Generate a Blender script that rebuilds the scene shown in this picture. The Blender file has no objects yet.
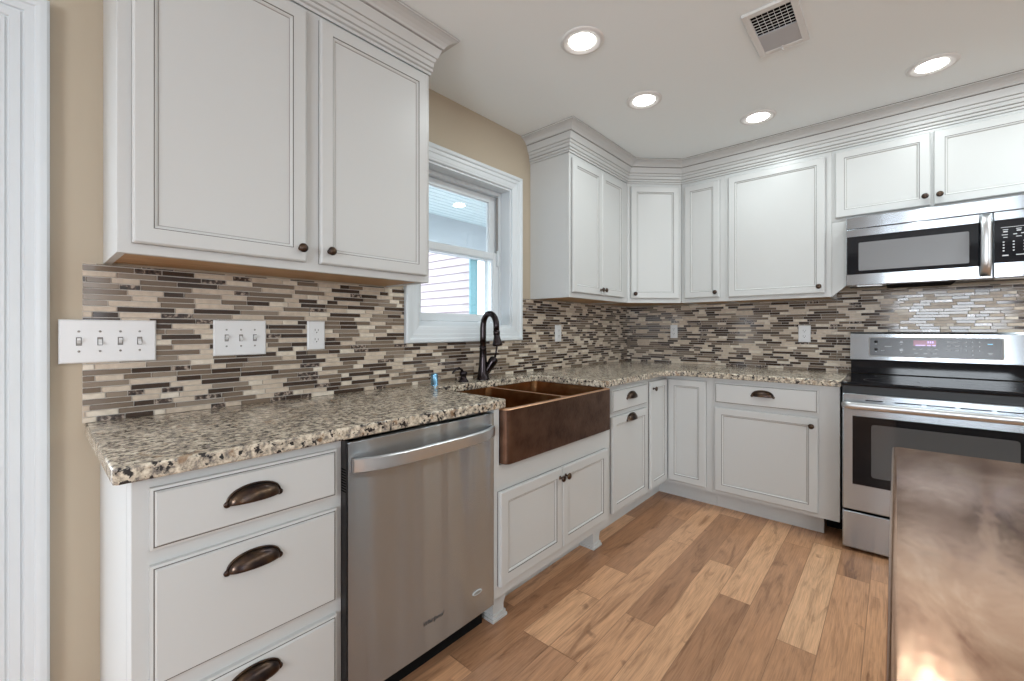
import bpy, bmesh, math, random
from mathutils import Vector, Matrix
R = math.radians
PI = math.pi
sc = bpy.context.scene
C = sc.collection

# ------------------------------------------------------------------ camera
cam = bpy.data.cameras.new('camera'); camo = bpy.data.objects.new('camera', cam); C.objects.link(camo)
cam.sensor_width = 36; cam.lens = 429.86 / 1024 * 36
cam.shift_x = -(513.36 - 512) / 1024; cam.shift_y = -(340.5 - 329.46) / 1024
cam.clip_start = 0.02; cam.clip_end = 200
camo.location = (-3.6277, -1.8349, 1.197); camo.rotation_euler = (R(90), 0, R(41.6156 - 90))
sc.camera = camo
# ------------------------------------------------------------------ view
sc.view_settings.view_transform = 'Standard'; sc.view_settings.look = 'None'
sc.view_settings.gamma = 1; sc.view_settings.use_curve_mapping = False
sc.view_settings.exposure = 0.22
# ------------------------------------------------------------------ world
w = bpy.data.worlds.new('world'); sc.world = w; w.use_nodes = True
bg = w.node_tree.nodes['Background']; bg.inputs[0].default_value = (0.86, 0.93, 1.0, 1); bg.inputs[1].default_value = 3.6
# ------------------------------------------------------------------ daylight at the cased opening, plus fill lights added at unseen windows
def area(name, loc, rot, sx, sy, power, col):
    l = bpy.data.lights.new(name, 'AREA'); l.shape = 'RECTANGLE'; l.size = sx; l.size_y = sy; l.energy = power; l.color = col
    o = bpy.data.objects.new(name, l); o.location = loc; o.rotation_euler = rot; C.objects.link(o); return o
XL, YB, ZC = -6.6, -5.6, 2.466
area('fill_left_window', (XL + .03, -2.5, 1.42), (0, R(-90), 0), .8, 1.35, 60, (0.86, 0.93, 1.0))
area('fill_back_window', (-3.8, YB + .03, 1.1), (R(90), 0, 0), 1.5, 2.0, 8, (0.93, 0.96, 1.0))
area('daylight_opening', (-4.45, .35, 1.05), (R(-90), 0, 0), 1.4, 1.95, 3, (0.82, 0.91, 1.0))
LED = (.88, .985, 1.0); LED_W = 2.7

# ------------------------------------------------------------------ materials
def mat(name, col=(.8, .8, .8), rough=.5, metal=0.0, spec=.5, emit=None, es=0, coat=0, aniso=0):
    m = bpy.data.materials.new(name); m.use_nodes = True; b = m.node_tree.nodes['Principled BSDF']
    b.inputs['Base Color'].default_value = (*col, 1); b.inputs['Roughness'].default_value = rough
    b.inputs['Metallic'].default_value = metal; b.inputs['Specular IOR Level'].default_value = spec
    b.inputs['Coat Weight'].default_value = coat; b.inputs['Anisotropic'].default_value = aniso
    if emit: b.inputs['Emission Color'].default_value = (*emit, 1); b.inputs['Emission Strength'].default_value = es
    return m
def N(m, t, **k):
    n = m.node_tree.nodes.new(t)
    for a, v in k.items():
        if a in n.inputs.keys(): n.inputs[a].default_value = v
        else: setattr(n, a, v)
    return n
def L(m, a, ao, b, bi): m.node_tree.links.new(a.outputs[ao], b.inputs[bi])
def bsdf(m): return m.node_tree.nodes['Principled BSDF']
def coords(m, scale=(1, 1, 1)):
    t = N(m, 'ShaderNodeTexCoord'); mp = N(m, 'ShaderNodeMapping'); mp.inputs['Scale'].default_value = scale
    L(m, t, 'Object', mp, 'Vector'); return mp
def ramp(m, stops, interp='LINEAR'):
    r = N(m, 'ShaderNodeValToRGB'); cr = r.color_ramp; cr.interpolation = interp
    while len(cr.elements) < len(stops): cr.elements.new(.5)
    for e, (p_, c_) in zip(cr.elements, stops): e.position = p_; e.color = (*c_, 1)
    return r
def add_bump(m, scale, strength, dist=.002, sc3=(1, 1, 1), detail=2):
    mp = coords(m, sc3); n = N(m, 'ShaderNodeTexNoise'); n.inputs['Scale'].default_value = scale; n.inputs['Detail'].default_value = detail
    L(m, mp, 0, n, 'Vector'); b = N(m, 'ShaderNodeBump'); b.inputs['Strength'].default_value = strength; b.inputs['Distance'].default_value = dist
    L(m, n, 0, b, 'Height'); L(m, b, 0, bsdf(m), 'Normal'); return m
def noisy(m, scale, stops, sc3=(1, 1, 1), detail=4):
    mp = coords(m, sc3); n = N(m, 'ShaderNodeTexNoise'); n.inputs['Scale'].default_value = scale; n.inputs['Detail'].default_value = detail
    L(m, mp, 0, n, 'Vector'); r = ramp(m, stops); L(m, n, 0, r, 0); L(m, r, 0, bsdf(m), 'Base Color'); return m

M_cab = mat('cabinet_paint', (.58, .588, .582), .34, spec=.45)
M_glaze = mat('cabinet_glaze', (.10, .09, .08), .5)
M_glaze2 = mat('cabinet_glaze_light', (.30, .285, .27), .5)
M_cabwood = noisy(mat('cabinet_underside_wood', (.4, .25, .13), .5), 6, [(.3, (.42, .24, .11)), (.7, (.56, .35, .18))], (1, 12, 12))
M_wall = add_bump(mat('wall_paint_tan', (.49, .415, .315), .6), 300, .15, .0008)
M_wallw = mat('wall_paint_pale', (.68, .69, .70), .6)
M_ceil = mat('ceiling_paint', (.88, .935, .95), .8)
M_trim = mat('trim_paint_white', (.68, .725, .755), .32)
M_plate = mat('plate_white_plastic', (.78, .79, .80), .28)
M_slot = mat('slot_dark', (.03, .03, .03), .5)
M_bronze = noisy(mat('oil_rubbed_bronze', (.08, .045, .03), .28, 1.0), 40, [(.35, (.045, .035, .036)), (.7, (.12, .078, .05))])
M_fauc = mat('faucet_bronze', (.035, .028, .03), .2, .9)
M_black = mat('black_gloss', (.006, .006, .008), .07, spec=.28)
M_blackm = mat('black_plastic', (.012, .012, .013), .35)
M_void = mat('dark_recess', (.008, .008, .008), .9, spec=.1)
M_white = mat('printed_white', (.6, .62, .64), .4)
M_cyan = mat('printed_cyan', (.35, .7, .85), .4, emit=(.3, .7, 1), es=.6)
M_disp = mat('display_red', (.05, .005, .02), .2, emit=(.55, .03, .16), es=.25)
M_digit = mat('display_digit', (.3, .1, .5), .3, emit=(.55, .5, 1), es=1.2)
M_chrome = mat('chrome', (.62, .66, .70), .12, 1.0)
M_air = mat('air_gap_metal', (.22, .45, .66), .25, 1.0)  # chrome cap, its bluish reflection put into the base colour
M_winglass = None
def steel(name, stretch, col=(.43, .465, .50), rough=.22, wave=.35, freq=7):
    # brushed stainless: reflections smear across the grain
    m = mat(name, col, rough, 1.0, aniso=1.0)
    tg = N(m, 'ShaderNodeTangent', direction_type='RADIAL', axis='Z'); L(m, tg, 0, bsdf(m), 'Tangent'); bsdf(m).inputs['Anisotropic Rotation'].default_value = stretch
    mp = coords(m, (freq, freq, .5)); n = N(m, 'ShaderNodeTexNoise'); n.inputs['Scale'].default_value = 1.0; n.inputs['Detail'].default_value = 0; L(m, mp, 0, n, 'Vector')
    b = N(m, 'ShaderNodeBump'); b.inputs['Strength'].default_value = wave; b.inputs['Distance'].default_value = .01; L(m, n, 0, b, 'Height'); L(m, b, 0, bsdf(m), 'Normal'); return m
M_steelv = steel('stainless_brushed_door', .25, rough=.27, wave=1.0, freq=11)
M_steelh = steel('stainless_brushed_range', .25, (.46, .50, .54), wave=.14)
M_steelp = mat('stainless_polished', (.62, .635, .65), .33, 1.0)
M_ovenglass = mat('oven_window', (.085, .087, .09), .08, spec=.5)
M_mwglass = mat('microwave_window', (.17, .17, .175), .3, spec=.5)

# granite
M_gran = mat('granite', rough=.14, spec=.5); m = M_gran
mp = coords(m)
n1 = N(m, 'ShaderNodeTexNoise'); n1.inputs['Scale'].default_value = 52; n1.inputs['Detail'].default_value = 6; n1.inputs['Roughness'].default_value = .7; n1.inputs['Distortion'].default_value = .25
L(m, mp, 0, n1, 'Vector')
r1 = ramp(m, [(.34, (.09, .08, .075)), (.44, (.27, .235, .20)), (.52, (.54, .465, .36)), (.63, (.76, .69, .57))]); L(m, n1, 0, r1, 0)
n2 = N(m, 'ShaderNodeTexNoise'); n2.inputs['Scale'].default_value = 70; n2.inputs['Detail'].default_value = 5; n2.inputs['Distortion'].default_value = .3
mp2 = coords(m); mp2.inputs['Location'].default_value = (3.1, 7.7, 1.3); L(m, mp2, 0, n2, 'Vector')
r2 = ramp(m, [(.395, (1, 1, 1)), (.435, (0, 0, 0))]); L(m, n2, 0, r2, 0)
mx = N(m, 'ShaderNodeMix', data_type='RGBA'); L(m, r2, 0, mx, 0); L(m, r1, 0, mx, 6); mx.inputs[7].default_value = (.025, .022, .022, 1)
n3 = N(m, 'ShaderNodeTexNoise'); n3.inputs['Scale'].default_value = 30; n3.inputs['Detail'].default_value = 4
mp3 = coords(m); mp3.inputs['Location'].default_value = (9.1, 2.7, 5.3); L(m, mp3, 0, n3, 'Vector')
r3 = ramp(m, [(.60, (0, 0, 0)), (.70, (.75, .75, .75))]); L(m, n3, 0, r3, 0)
mx2 = N(m, 'ShaderNodeMix', data_type='RGBA'); L(m, r3, 0, mx2, 0); L(m, mx, 2, mx2, 6); mx2.inputs[7].default_value = (.27, .16, .085, 1)
L(m, mx2, 2, bsdf(m), 'Base Color')

# copper island top
M_cop = mat('copper_worn', (.6, .4, .3), .17, 1.0); m = M_cop
mp = coords(m, (1, 2.2, 1)); n1 = N(m, 'ShaderNodeTexNoise'); n1.inputs['Scale'].default_value = 5; n1.inputs['Detail'].default_value = 9; n1.inputs['Roughness'].default_value = .68; n1.inputs['Distortion'].default_value = .8
L(m, mp, 0, n1, 'Vector'); r1 = ramp(m, [(.32, (.32, .16, .095)), (.45, (.48, .275, .175)), (.56, (.56, .34, .22)), (.7, (.70, .47, .33))]); L(m, n1, 0, r1, 0); L(m, r1, 0, bsdf(m), 'Base Color')
n2 = N(m, 'ShaderNodeTexNoise'); n2.inputs['Scale'].default_value = 14; n2.inputs['Detail'].default_value = 2; L(m, mp, 0, n2, 'Vector')
b = N(m, 'ShaderNodeBump'); b.inputs['Strength'].default_value = .16; b.inputs['Distance'].default_value = .003; L(m, n2, 0, b, 'Height'); L(m, b, 0, bsdf(m), 'Normal')
mr = N(m, 'ShaderNodeMapRange'); mr.inputs['To Min'].default_value = .10; mr.inputs['To Max'].default_value = .20; L(m, n1, 0, mr, 0); L(m, mr, 0, bsdf(m), 'Roughness')
# copper sink
def hammered(name, stops, rough):
    m = mat(name, rough=rough, metal=1.0)
    noisy(m, 14, stops)
    mp = coords(m); v = N(m, 'ShaderNodeTexVoronoi'); v.inputs['Scale'].default_value = 85; L(m, mp, 0, v, 'Vector')
    b = N(m, 'ShaderNodeBump'); b.inputs['Strength'].default_value = .35; b.inputs['Distance'].default_value = .002; L(m, v, 0, b, 'Height'); L(m, b, 0, bsdf(m), 'Normal'); return m
M_sinkf = hammered('hammered_copper_dark', [(.3, (.09, .050, .036)), (.7, (.18, .105, .072))], .36)
M_sinki = hammered('hammered_copper_bowl', [(.3, (.25, .12, .05)), (.7, (.40, .215, .10))], .36)
M_sinkr = mat('copper_rim', (.74, .44, .27), .35, 1.0)

# floor
M_floor = mat('hickory_planks', rough=.3, spec=.45); m = M_floor
at = N(m, 'ShaderNodeAttribute', attribute_name='tone')
tc = N(m, 'ShaderNodeTexCoord'); sep = N(m, 'ShaderNodeSeparateXYZ'); L(m, tc, 'Object', sep, 0)
off = N(m, 'ShaderNodeMath', operation='MULTIPLY'); L(m, at, 'Fac', off, 0); off.inputs[1].default_value = 37.0
com = N(m, 'ShaderNodeCombineXYZ'); L(m, sep, 0, com, 0); L(m, sep, 1, com, 1); L(m, off, 0, com, 2)
mp = N(m, 'ShaderNodeMapping'); mp.inputs['Scale'].default_value = (1.3, 9, 1); L(m, com, 0, mp, 0)
n1 = N(m, 'ShaderNodeTexNoise'); n1.inputs['Scale'].default_value = 2.2; n1.inputs['Detail'].default_value = 7; n1.inputs['Roughness'].default_value = .6; n1.inputs['Distortion'].default_value = 1.4; L(m, mp, 0, n1, 'Vector')
mp_b = N(m, 'ShaderNodeMapping'); mp_b.inputs['Scale'].default_value = (3, 90, 1); L(m, com, 0, mp_b, 0)
n2 = N(m, 'ShaderNodeTexNoise'); n2.inputs['Scale'].default_value = 3; n2.inputs['Detail'].default_value = 4; L(m, mp_b, 0, n2, 'Vector')
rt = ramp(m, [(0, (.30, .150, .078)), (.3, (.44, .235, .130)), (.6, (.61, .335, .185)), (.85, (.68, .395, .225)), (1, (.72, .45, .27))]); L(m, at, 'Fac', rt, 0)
rg = ramp(m, [(.30, (.42, .36, .32)), (.46, (.90, .89, .88)), (.7, (1.12, 1.10, 1.08))]); L(m, n1, 0, rg, 0)
rf = ramp(m, [(.30, (.78, .76, .74)), (.6, (1.05, 1.05, 1.05))]); L(m, n2, 0, rf, 0)
a1 = N(m, 'ShaderNodeMix', data_type='RGBA', blend_type='MULTIPLY'); a1.inputs[0].default_value = .85; L(m, rt, 0, a1, 6); L(m, rg, 0, a1, 7)
a2 = N(m, 'ShaderNodeMix', data_type='RGBA', blend_type='MULTIPLY'); a2.inputs[0].default_value = 1.0; L(m, a1, 2, a2, 6); L(m, rf, 0, a2, 7)
n4 = N(m, 'ShaderNodeTexNoise'); n4.inputs['Scale'].default_value = 11; n4.inputs['Detail'].default_value = 3; L(m, com, 0, n4, 'Vector')
rk = ramp(m, [(.68, (0, 0, 0)), (.75, (.55, .55, .55))]); L(m, n4, 0, rk, 0)
a3 = N(m, 'ShaderNodeMix', data_type='RGBA'); L(m, rk, 0, a3, 0); L(m, a2, 2, a3, 6); a3.inputs[7].default_value = (.16, .075, .04, 1)
L(m, a3, 2, bsdf(m), 'Base Color')
M_floorgap = mat('floor_bevel', (.55, .36, .22), .5); M_floorgapd = mat('floor_seam', (.30, .17, .10), .6)

# mosaic tiles
M_grout = mat('tile_grout', (.60, .55, .50), .8)
T_light = noisy(mat('tile_light_stone', rough=.35), 60, [(.3, (.50, .41, .32)), (.7, (.63, .53, .42))])
T_cream = noisy(mat('tile_cream_stone', rough=.3), 50, [(.3, (.62, .54, .43)), (.7, (.78, .70, .59))])
T_taupe = mat('tile_taupe_glass', (.190, .142, .102), .10, spec=.35)
T_grey = mat('tile_grey_glass', (.27, .215, .165), .10, spec=.35)
T_brown = mat('tile_brown_glass', (.055, .036, .026), .08, spec=.35)
T_emp = noisy(mat('tile_dark_marble', rough=.1), 90, [(.38, (.03, .022, .02)), (.52, (.10, .07, .055)), (.62, (.42, .34, .28))])
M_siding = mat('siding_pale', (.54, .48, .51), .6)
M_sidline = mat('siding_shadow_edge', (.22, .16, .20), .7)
M_porch = mat('porch_ceiling_blue', (.68, .82, .88), .5)
M_porchl = mat('porch_board_groove', (.42, .56, .62), .6)
M_cornerb = mat('corner_board_blue', (.20, .42, .48), .6)
M_beam = mat('porch_beam_grey', (.42, .47, .52), .6)
M_led = mat('led_lens', (1, 1, 1), .4, emit=(1.0, .97, .93), es=14)
M_ledring = mat('led_trim_white', (.75, .75, .74), .4)
M_pave = mat('paving', (.42, .42, .42), .9)
M_deck = mat('deck_boards', (.66, .65, .64), .7)
g = mat('window_glass', (1, 1, 1), 0.0); M_winglass = g
nt = g.node_tree; nt.nodes.remove(nt.nodes['Principled BSDF'])
tr = nt.nodes.new('ShaderNodeBsdfTransparent'); gl = nt.nodes.new('ShaderNodeBsdfGlossy'); gl.inputs['Roughness'].default_value = .02
fr = nt.nodes.new('ShaderNodeFresnel'); fr.inputs[0].default_value = 1.35; ms = nt.nodes.new('ShaderNodeMixShader')
tr.inputs[0].default_value = (.975, .985, .985, 1)
nt.links.new(fr.outputs[0], ms.inputs[0]); nt.links.new(tr.outputs[0], ms.inputs[1]); nt.links.new(gl.outputs[0], ms.inputs[2]); nt.links.new(ms.outputs[0], nt.nodes['Material Output'].inputs[0])

# ------------------------------------------------------------------ mesh helpers
class MB:
    def __init__(s): s.bm = bmesh.new(); s.mats = []
    def mi(s, m):
        if m not in s.mats: s.mats.append(m)
        return s.mats.index(m)
    def face(s, pts, m, smooth=False):
        try: f = s.bm.faces.new([v if isinstance(v, bmesh.types.BMVert) else s.bm.verts.new(v) for v in pts])
        except ValueError: return None
        f.material_index = s.mi(m); f.smooth = smooth; return f
    def box(s, x0, x1, y0, y1, z0, z1, m, bev=0, seg=2):
        x0, x1 = sorted((x0, x1)); y0, y1 = sorted((y0, y1)); z0, z1 = sorted((z0, z1))
        vs = [s.bm.verts.new((x, y, z)) for z in (z0, z1) for (x, y) in ((x0, y0), (x1, y0), (x1, y1), (x0, y1))]
        fs = [s.bm.faces.new([vs[i] for i in q]) for q in ((0, 3, 2, 1), (4, 5, 6, 7), (0, 1, 5, 4), (1, 2, 6, 5), (2, 3, 7, 6), (3, 0, 4, 7))]
        k = s.mi(m)
        for f in fs: f.material_index = k
        if bev:
            es = list({e for f in fs for e in f.edges})
            r = bmesh.ops.bevel(s.bm, geom=es, offset=bev, segments=seg, affect='EDGES', profile=.5)
            for f in r['faces']: f.material_index = k; f.smooth = seg > 1
        return s
    def prism(s, pts, z0, z1, m, bev=0, seg=2, axis='z', holes=None):
        # polygon in (a,b) extruded; axis z: (a,b)->x,y ; axis x: (a,b)->y,z ; axis y: (a,b)->x,z
        def P(a, b, c): return (a, b, c) if axis == 'z' else ((c, a, b) if axis == 'x' else (a, c, b))
        lo = [s.bm.verts.new(P(a, b, z0)) for a, b in pts]; hi = [s.bm.verts.new(P(a, b, z1)) for a, b in pts]
        fs = [s.bm.faces.new(list(reversed(lo))), s.bm.faces.new(hi)]
        n = len(pts)
        for i in range(n): fs.append(s.bm.faces.new([lo[i], lo[(i + 1) % n], hi[(i + 1) % n], hi[i]]))
        k = s.mi(m)
        for f in fs: f.material_index = k
        bmesh.ops.recalc_face_normals(s.bm, faces=fs)
        if bev:
            es = list({e for f in fs[:2] for e in f.edges})
            r = bmesh.ops.bevel(s.bm, geom=es, offset=bev, segments=seg, affect='EDGES', profile=.5)
            for f in r['faces']: f.material_index = k; f.smooth = True
        return s
    def lathe(s, prof, m, origin=(0, 0, 0), direction=(0, 0, 1), n=20, smooth=True):
        # prof: list of (radius, height)
        d = Vector(direction).normalized(); q = Vector((0, 0, 1)).rotation_difference(d); o = Vector(origin); rings = []
        for r, h in prof:
            if r < 1e-6: rings.append([s.bm.verts.new(o + q @ Vector((0, 0, h)))])
            else: rings.append([s.bm.verts.new(o + q @ Vector((r * math.cos(2 * PI * i / n), r * math.sin(2 * PI * i / n), h))) for i in range(n)])
        k = s.mi(m); fs = []
        for a, b in zip(rings, rings[1:]):
            for i in range(n):
                j = (i + 1) % n
                if len(a) == 1 and len(b) == 1: continue
                vs = [a[0], b[j], b[i]] if len(a) == 1 else ([a[i], a[j], b[0]] if len(b) == 1 else [a[i], a[j], b[j], b[i]])
                f = s.bm.faces.new(vs); f.material_index = k; f.smooth = smooth; fs.append(f)
        bmesh.ops.recalc_face_normals(s.bm, faces=fs); return s
    def tube(s, path, rad, m, n=12, flat=None, up=None):
        path = [Vector(p_) for p_ in path]; rads = rad if isinstance(rad, (list, tuple)) else [rad] * len(path); rings = []; prev = None
        for i, p_ in enumerate(path):
            t = (path[min(i + 1, len(path) - 1)] - path[max(i - 1, 0)]).normalized()
            if up is not None: u = Vector(up); u = (u - t * u.dot(t)).normalized()
            elif prev is None:
                u = Vector((0, 0, 1)) if abs(t.z) < .9 else Vector((1, 0, 0)); u = (u - t * u.dot(t)).normalized()
            else: u = (prev - t * prev.dot(t)).normalized()
            prev = u; v = t.cross(u); r = rads[i]; fu = flat if flat else 1
            rings.append([s.bm.verts.new(p_ + (u * math.cos(2 * PI * k / n) * fu + v * math.sin(2 * PI * k / n)) * r) for k in range(n)])
        k = s.mi(m); fs = []
        for a, b in zip(rings, rings[1:]):
            for i in range(n):
                j = (i + 1) % n; f = s.bm.faces.new([a[i], a[j], b[j], b[i]]); f.smooth = True; fs.append(f)
        fs.append(s.bm.faces.new(list(reversed(rings[0])))); fs.append(s.bm.faces.new(rings[-1]))
        for f in fs: f.material_index = k
        bmesh.ops.recalc_face_normals(s.bm, faces=fs); return s
    def rings(s, x0, x1, z0, z1, steps, m, close=True):
        # concentric rectangles in the xz plane facing -y; steps: (inset, y, material of the band that ends here)
        prev = None
        for ins, y, mm in steps:
            cur = [s.bm.verts.new(c_) for c_ in ((x0 + ins, y, z0 + ins), (x1 - ins, y, z0 + ins), (x1 - ins, y, z1 - ins), (x0 + ins, y, z1 - ins))]
            if prev:
                for i in range(4):
                    j = (i + 1) % 4; f = s.bm.faces.new([prev[i], prev[j], cur[j], cur[i]]); f.material_index = s.mi(mm or m)
            prev = cur
        if close: f = s.bm.faces.new(prev); f.material_index = s.mi(m)
        return s
    def build(s, name, parent=None, loc=None, rotz=0, extra=None):
        me = bpy.data.meshes.new(name); s.bm.to_mesh(me); s.bm.free()
        for m_ in s.mats: me.materials.append(m_)
        o = bpy.data.objects.new(name, me); C.objects.link(o)
        if parent: o.parent = parent
        if loc: o.location = loc
        if rotz: o.rotation_euler.z = rotz
        return o
def tag(o, label=None, cat=None, group=None, kind=None):
    for k, v in (('label', label), ('category', cat), ('group', group), ('kind', kind)):
        if v: o[k] = v
    return o
def thing(name, label, cat, loc=(0, 0, 0), rotz=0, group=None):
    o = bpy.data.objects.new(name, None); C.objects.link(o); o.location = loc; o.rotation_euler = (0, 0, rotz)
    o.empty_display_size = .05
    return tag(o, label, cat, group)
def struct(o): o['kind'] = 'structure'; return o
def boolcut(o, cutters):
    for c_ in cutters:
        md = o.modifiers.new('cut', 'BOOLEAN'); md.operation = 'DIFFERENCE'; md.object = c_; md.solver = 'EXACT'
    bpy.context.view_layer.update()
    dg = bpy.context.evaluated_depsgraph_get(); me = bpy.data.meshes.new_from_object(o.evaluated_get(dg))
    o.modifiers.clear(); old = o.data; o.data = me
    for c_ in cutters: bpy.data.objects.remove(c_)
    return o
def text_part(name, body, size, m, parent, matrix, shear=0, extrude=.0004):
    cu = bpy.data.curves.new(name, 'FONT'); cu.body = body; cu.size = size; cu.shear = shear; cu.extrude = extrude; cu.align_x = 'CENTER'; cu.align_y = 'CENTER'
    t = bpy.data.objects.new(name, cu); C.objects.link(t); bpy.context.view_layer.update()
    me = bpy.data.meshes.new_from_object(t.evaluated_get(bpy.context.evaluated_depsgraph_get())); bpy.data.objects.remove(t)
    me.transform(matrix); me.materials.clear(); me.materials.append(m)
    o = bpy.data.objects.new(name, me); C.objects.link(o); o.parent = parent; return o
FRONT = Matrix.Rotation(R(90), 4, 'X')       # text in the xz plane facing -y

# ------------------------------------------------------------------ ROOM SHELL
random.seed(7)
# floor: one mesh of planks running along x (5 inch boards)
PW = .127
mb = MB(); lay = None
bm = mb.bm; tone = bm.faces.layers.float.new('tone')
kf, kd, kg = mb.mi(M_floor), mb.mi(M_floorgapd), mb.mi(M_floorgap)
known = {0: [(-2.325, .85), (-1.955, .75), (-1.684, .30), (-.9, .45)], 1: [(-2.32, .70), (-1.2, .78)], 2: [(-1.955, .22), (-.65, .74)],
         3: [(-2.75, .8), (-1.275, .38)], 4: [(-2.5, .3), (-1.55, .82)], 5: [(-2.1, .35), (-.8, .5)], 6: [(-1.71, .92), (-.7, .42)], 7: [(-1.9, .55), (-1.0, .32)], 8: [(-1.75, .6), (-.95, .40)], -1: [(-2.6, .25), (-1.6, .08), (-.7, .15)]}  # last row, beside the cabinets: plank tones darkened for the shade there
row = -7
y = -.73 + PW * 7
while y > YB:
    y1, y0 = y, y - PW
    xs = [XL - .2]
    if row in known:
        ks = known[row]
        xx = ks[0][0] - .9
        while xx > XL: xs.insert(1, xx); xx -= random.uniform(.6, 1.3)
        xs += [k_[0] for k_ in ks] + [.02]
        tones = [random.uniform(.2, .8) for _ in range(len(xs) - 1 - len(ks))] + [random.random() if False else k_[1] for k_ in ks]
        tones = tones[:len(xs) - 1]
    else:
        xx = XL - random.random()
        while xx < -.5: xx += random.uniform(.45, 1.35); xs.append(min(xx, .02))
        if xs[-1] < .02: xs.append(.02)
        tones = [random.betavariate(2.2, 2) for _ in range(len(xs) - 1)]
    for i in range(len(xs) - 1):
        a, b_ = xs[i], xs[i + 1]; t = tones[i]; g_ = .0011
        if b_ - a < .03: continue
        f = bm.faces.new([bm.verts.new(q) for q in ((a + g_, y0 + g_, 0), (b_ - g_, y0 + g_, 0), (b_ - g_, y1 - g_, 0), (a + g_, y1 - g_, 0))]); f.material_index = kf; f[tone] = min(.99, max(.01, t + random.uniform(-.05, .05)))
    y -= PW; row += 1
f = bm.faces.new([bm.verts.new(q) for q in ((XL, YB, -.0015), (.02, YB, -.0015), (.02, .02, -.0015), (XL, .02, -.0015))]); f.material_index = kd
mb.box(XL - .1, .1, YB - .1, .12, -.06, -.004, M_floorgapd)
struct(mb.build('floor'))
# ceiling
mb = MB(); mb.box(XL - .1, .12, YB - .1, .14, ZC, ZC + .1, M_ceil); struct(mb.build('ceiling'))
# wall A (window wall)
WX0, WX1, WZ0, WZ1 = -2.303, -1.585, 1.213, 2.089
OX = -3.695; OZ = 2.03
mb = MB()
mb.box(OX, WX0, 0, .14, 0, ZC, M_wall); mb.box(WX0, WX1, 0, .14, 0, WZ0, M_wall); mb.box(WX0, WX1, 0, .14, WZ1, ZC, M_wall); mb.box(WX1, .12, 0, .14, 0, ZC, M_wall)
mb.box(-5.2, OX, 0, .14, OZ, ZC, M_wall); mb.box(XL - .1, -5.2, 0, .14, 0, ZC, M_wall)
struct(mb.build('wall_front'))
mb = MB(); mb.box(0, .12, YB - .1, 0, 0, ZC, M_wall); struct(mb.build('wall_right'))
# left wall with window opening, back wall with a wide opening
mb = MB(); mb.box(XL - .1, XL, YB, -3.2, 0, ZC, M_wallw); mb.box(XL - .1, XL, -1.8, 0, 0, ZC, M_wallw); mb.box(XL - .1, XL, -3.2, -1.8, 0, 1.0, M_wallw); mb.box(XL - .1, XL, -3.2, -1.8, 1.85, ZC, M_wallw); struct(mb.build('wall_left'))
mb = MB(); mb.box(XL, -4.6, YB - .1, YB, 0, ZC, M_wallw); mb.box(-3.0, 0, YB - .1, YB, 0, ZC, M_wallw); mb.box(-4.6, -3.0, YB - .1, YB, 2.1, ZC, M_wallw); struct(mb.build('wall_back'))

# moulding sweep along a polyline in plan; prof = [(projection, z, material of segment ending here)]
def sweep(path, prof, m, name, side=1, parent=None, loc=None):
    mb = MB(); P = [Vector((a, b, 0)) for a, b in path]; nrm = []
    for a, b in zip(P, P[1:]):
        d = (b - a).normalized(); nrm.append(Vector((d.y, -d.x, 0)) * side)
    offs = []
    for i in range(len(P)):
        if i == 0: offs.append(nrm[0])
        elif i == len(P) - 1: offs.append(nrm[-1])
        else:
            k = nrm[i - 1] + nrm[i]; offs.append(k / (1 + nrm[i - 1].dot(nrm[i])))
    rows = [[mb.bm.verts.new(P[i] + offs[i] * pr + Vector((0, 0, z))) for i in range(len(P))] for pr, z, _ in prof]
    fs = []
    for j in range(len(prof) - 1):
        for i in range(len(P) - 1):
            f = mb.bm.faces.new([rows[j][i], rows[j][i + 1], rows[j + 1][i + 1], rows[j + 1][i]]); f.material_index = mb.mi(prof[j + 1][2] or m); fs.append(f)
    for i in range(len(P) - 1):
        f = mb.bm.faces.new([rows[-1][i], rows[-1][i + 1], rows[0][i + 1], rows[0][i]]); f.material_index = mb.mi(m); fs.append(f)
    for i in (0, -1): f = mb.bm.faces.new([r_[i] for r_ in rows]); f.material_index = mb.mi(m); fs.append(f)
    bmesh.ops.recalc_face_normals(mb.bm, faces=fs)
    return mb.build(name, parent)
# picture-frame casing in the xz plane (mitred); prof = [(distance from inner edge, projection)]
def casing(mb, x0, x1, z0, z1, prof, m, bottom=True, lines=()):
    def loop(d, y): return [(x0 - d, y, z0 - (d if bottom else 0)), (x0 - d, y, z1 + d), (x1 + d, y, z1 + d), (x1 + d, y, z0 - (d if bottom else 0))]
    prev = None
    for idx, (d, pj) in enumerate(prof):
        cur = [mb.bm.verts.new(c_) for c_ in loop(d, -pj)]
        if prev:
            for i in range(4 if bottom else 3):
                j = (i + 1) % 4; f = mb.bm.faces.new([prev[i], prev[j], cur[j], cur[i]]); f.material_index = mb.mi(M_glaze2 if idx in lines else m)
        prev = cur
CAS = [(0, 0), (0, .010), (.006, .013), (.012, .013), (.020, .015), (.045, .017), (.050, .021), (.052, .021), (.070, .022), (.074, .027), (.080, .029), (.096, .029), (.1, .025), (.1, 0)]
CAS = [(d_ * .85, p_) for d_, p_ in CAS]
def normals(o):
    b_ = bmesh.new(); b_.from_mesh(o.data); bmesh.ops.recalc_face_normals(b_, faces=b_.faces); b_.to_mesh(o.data); b_.free(); return o
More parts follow.
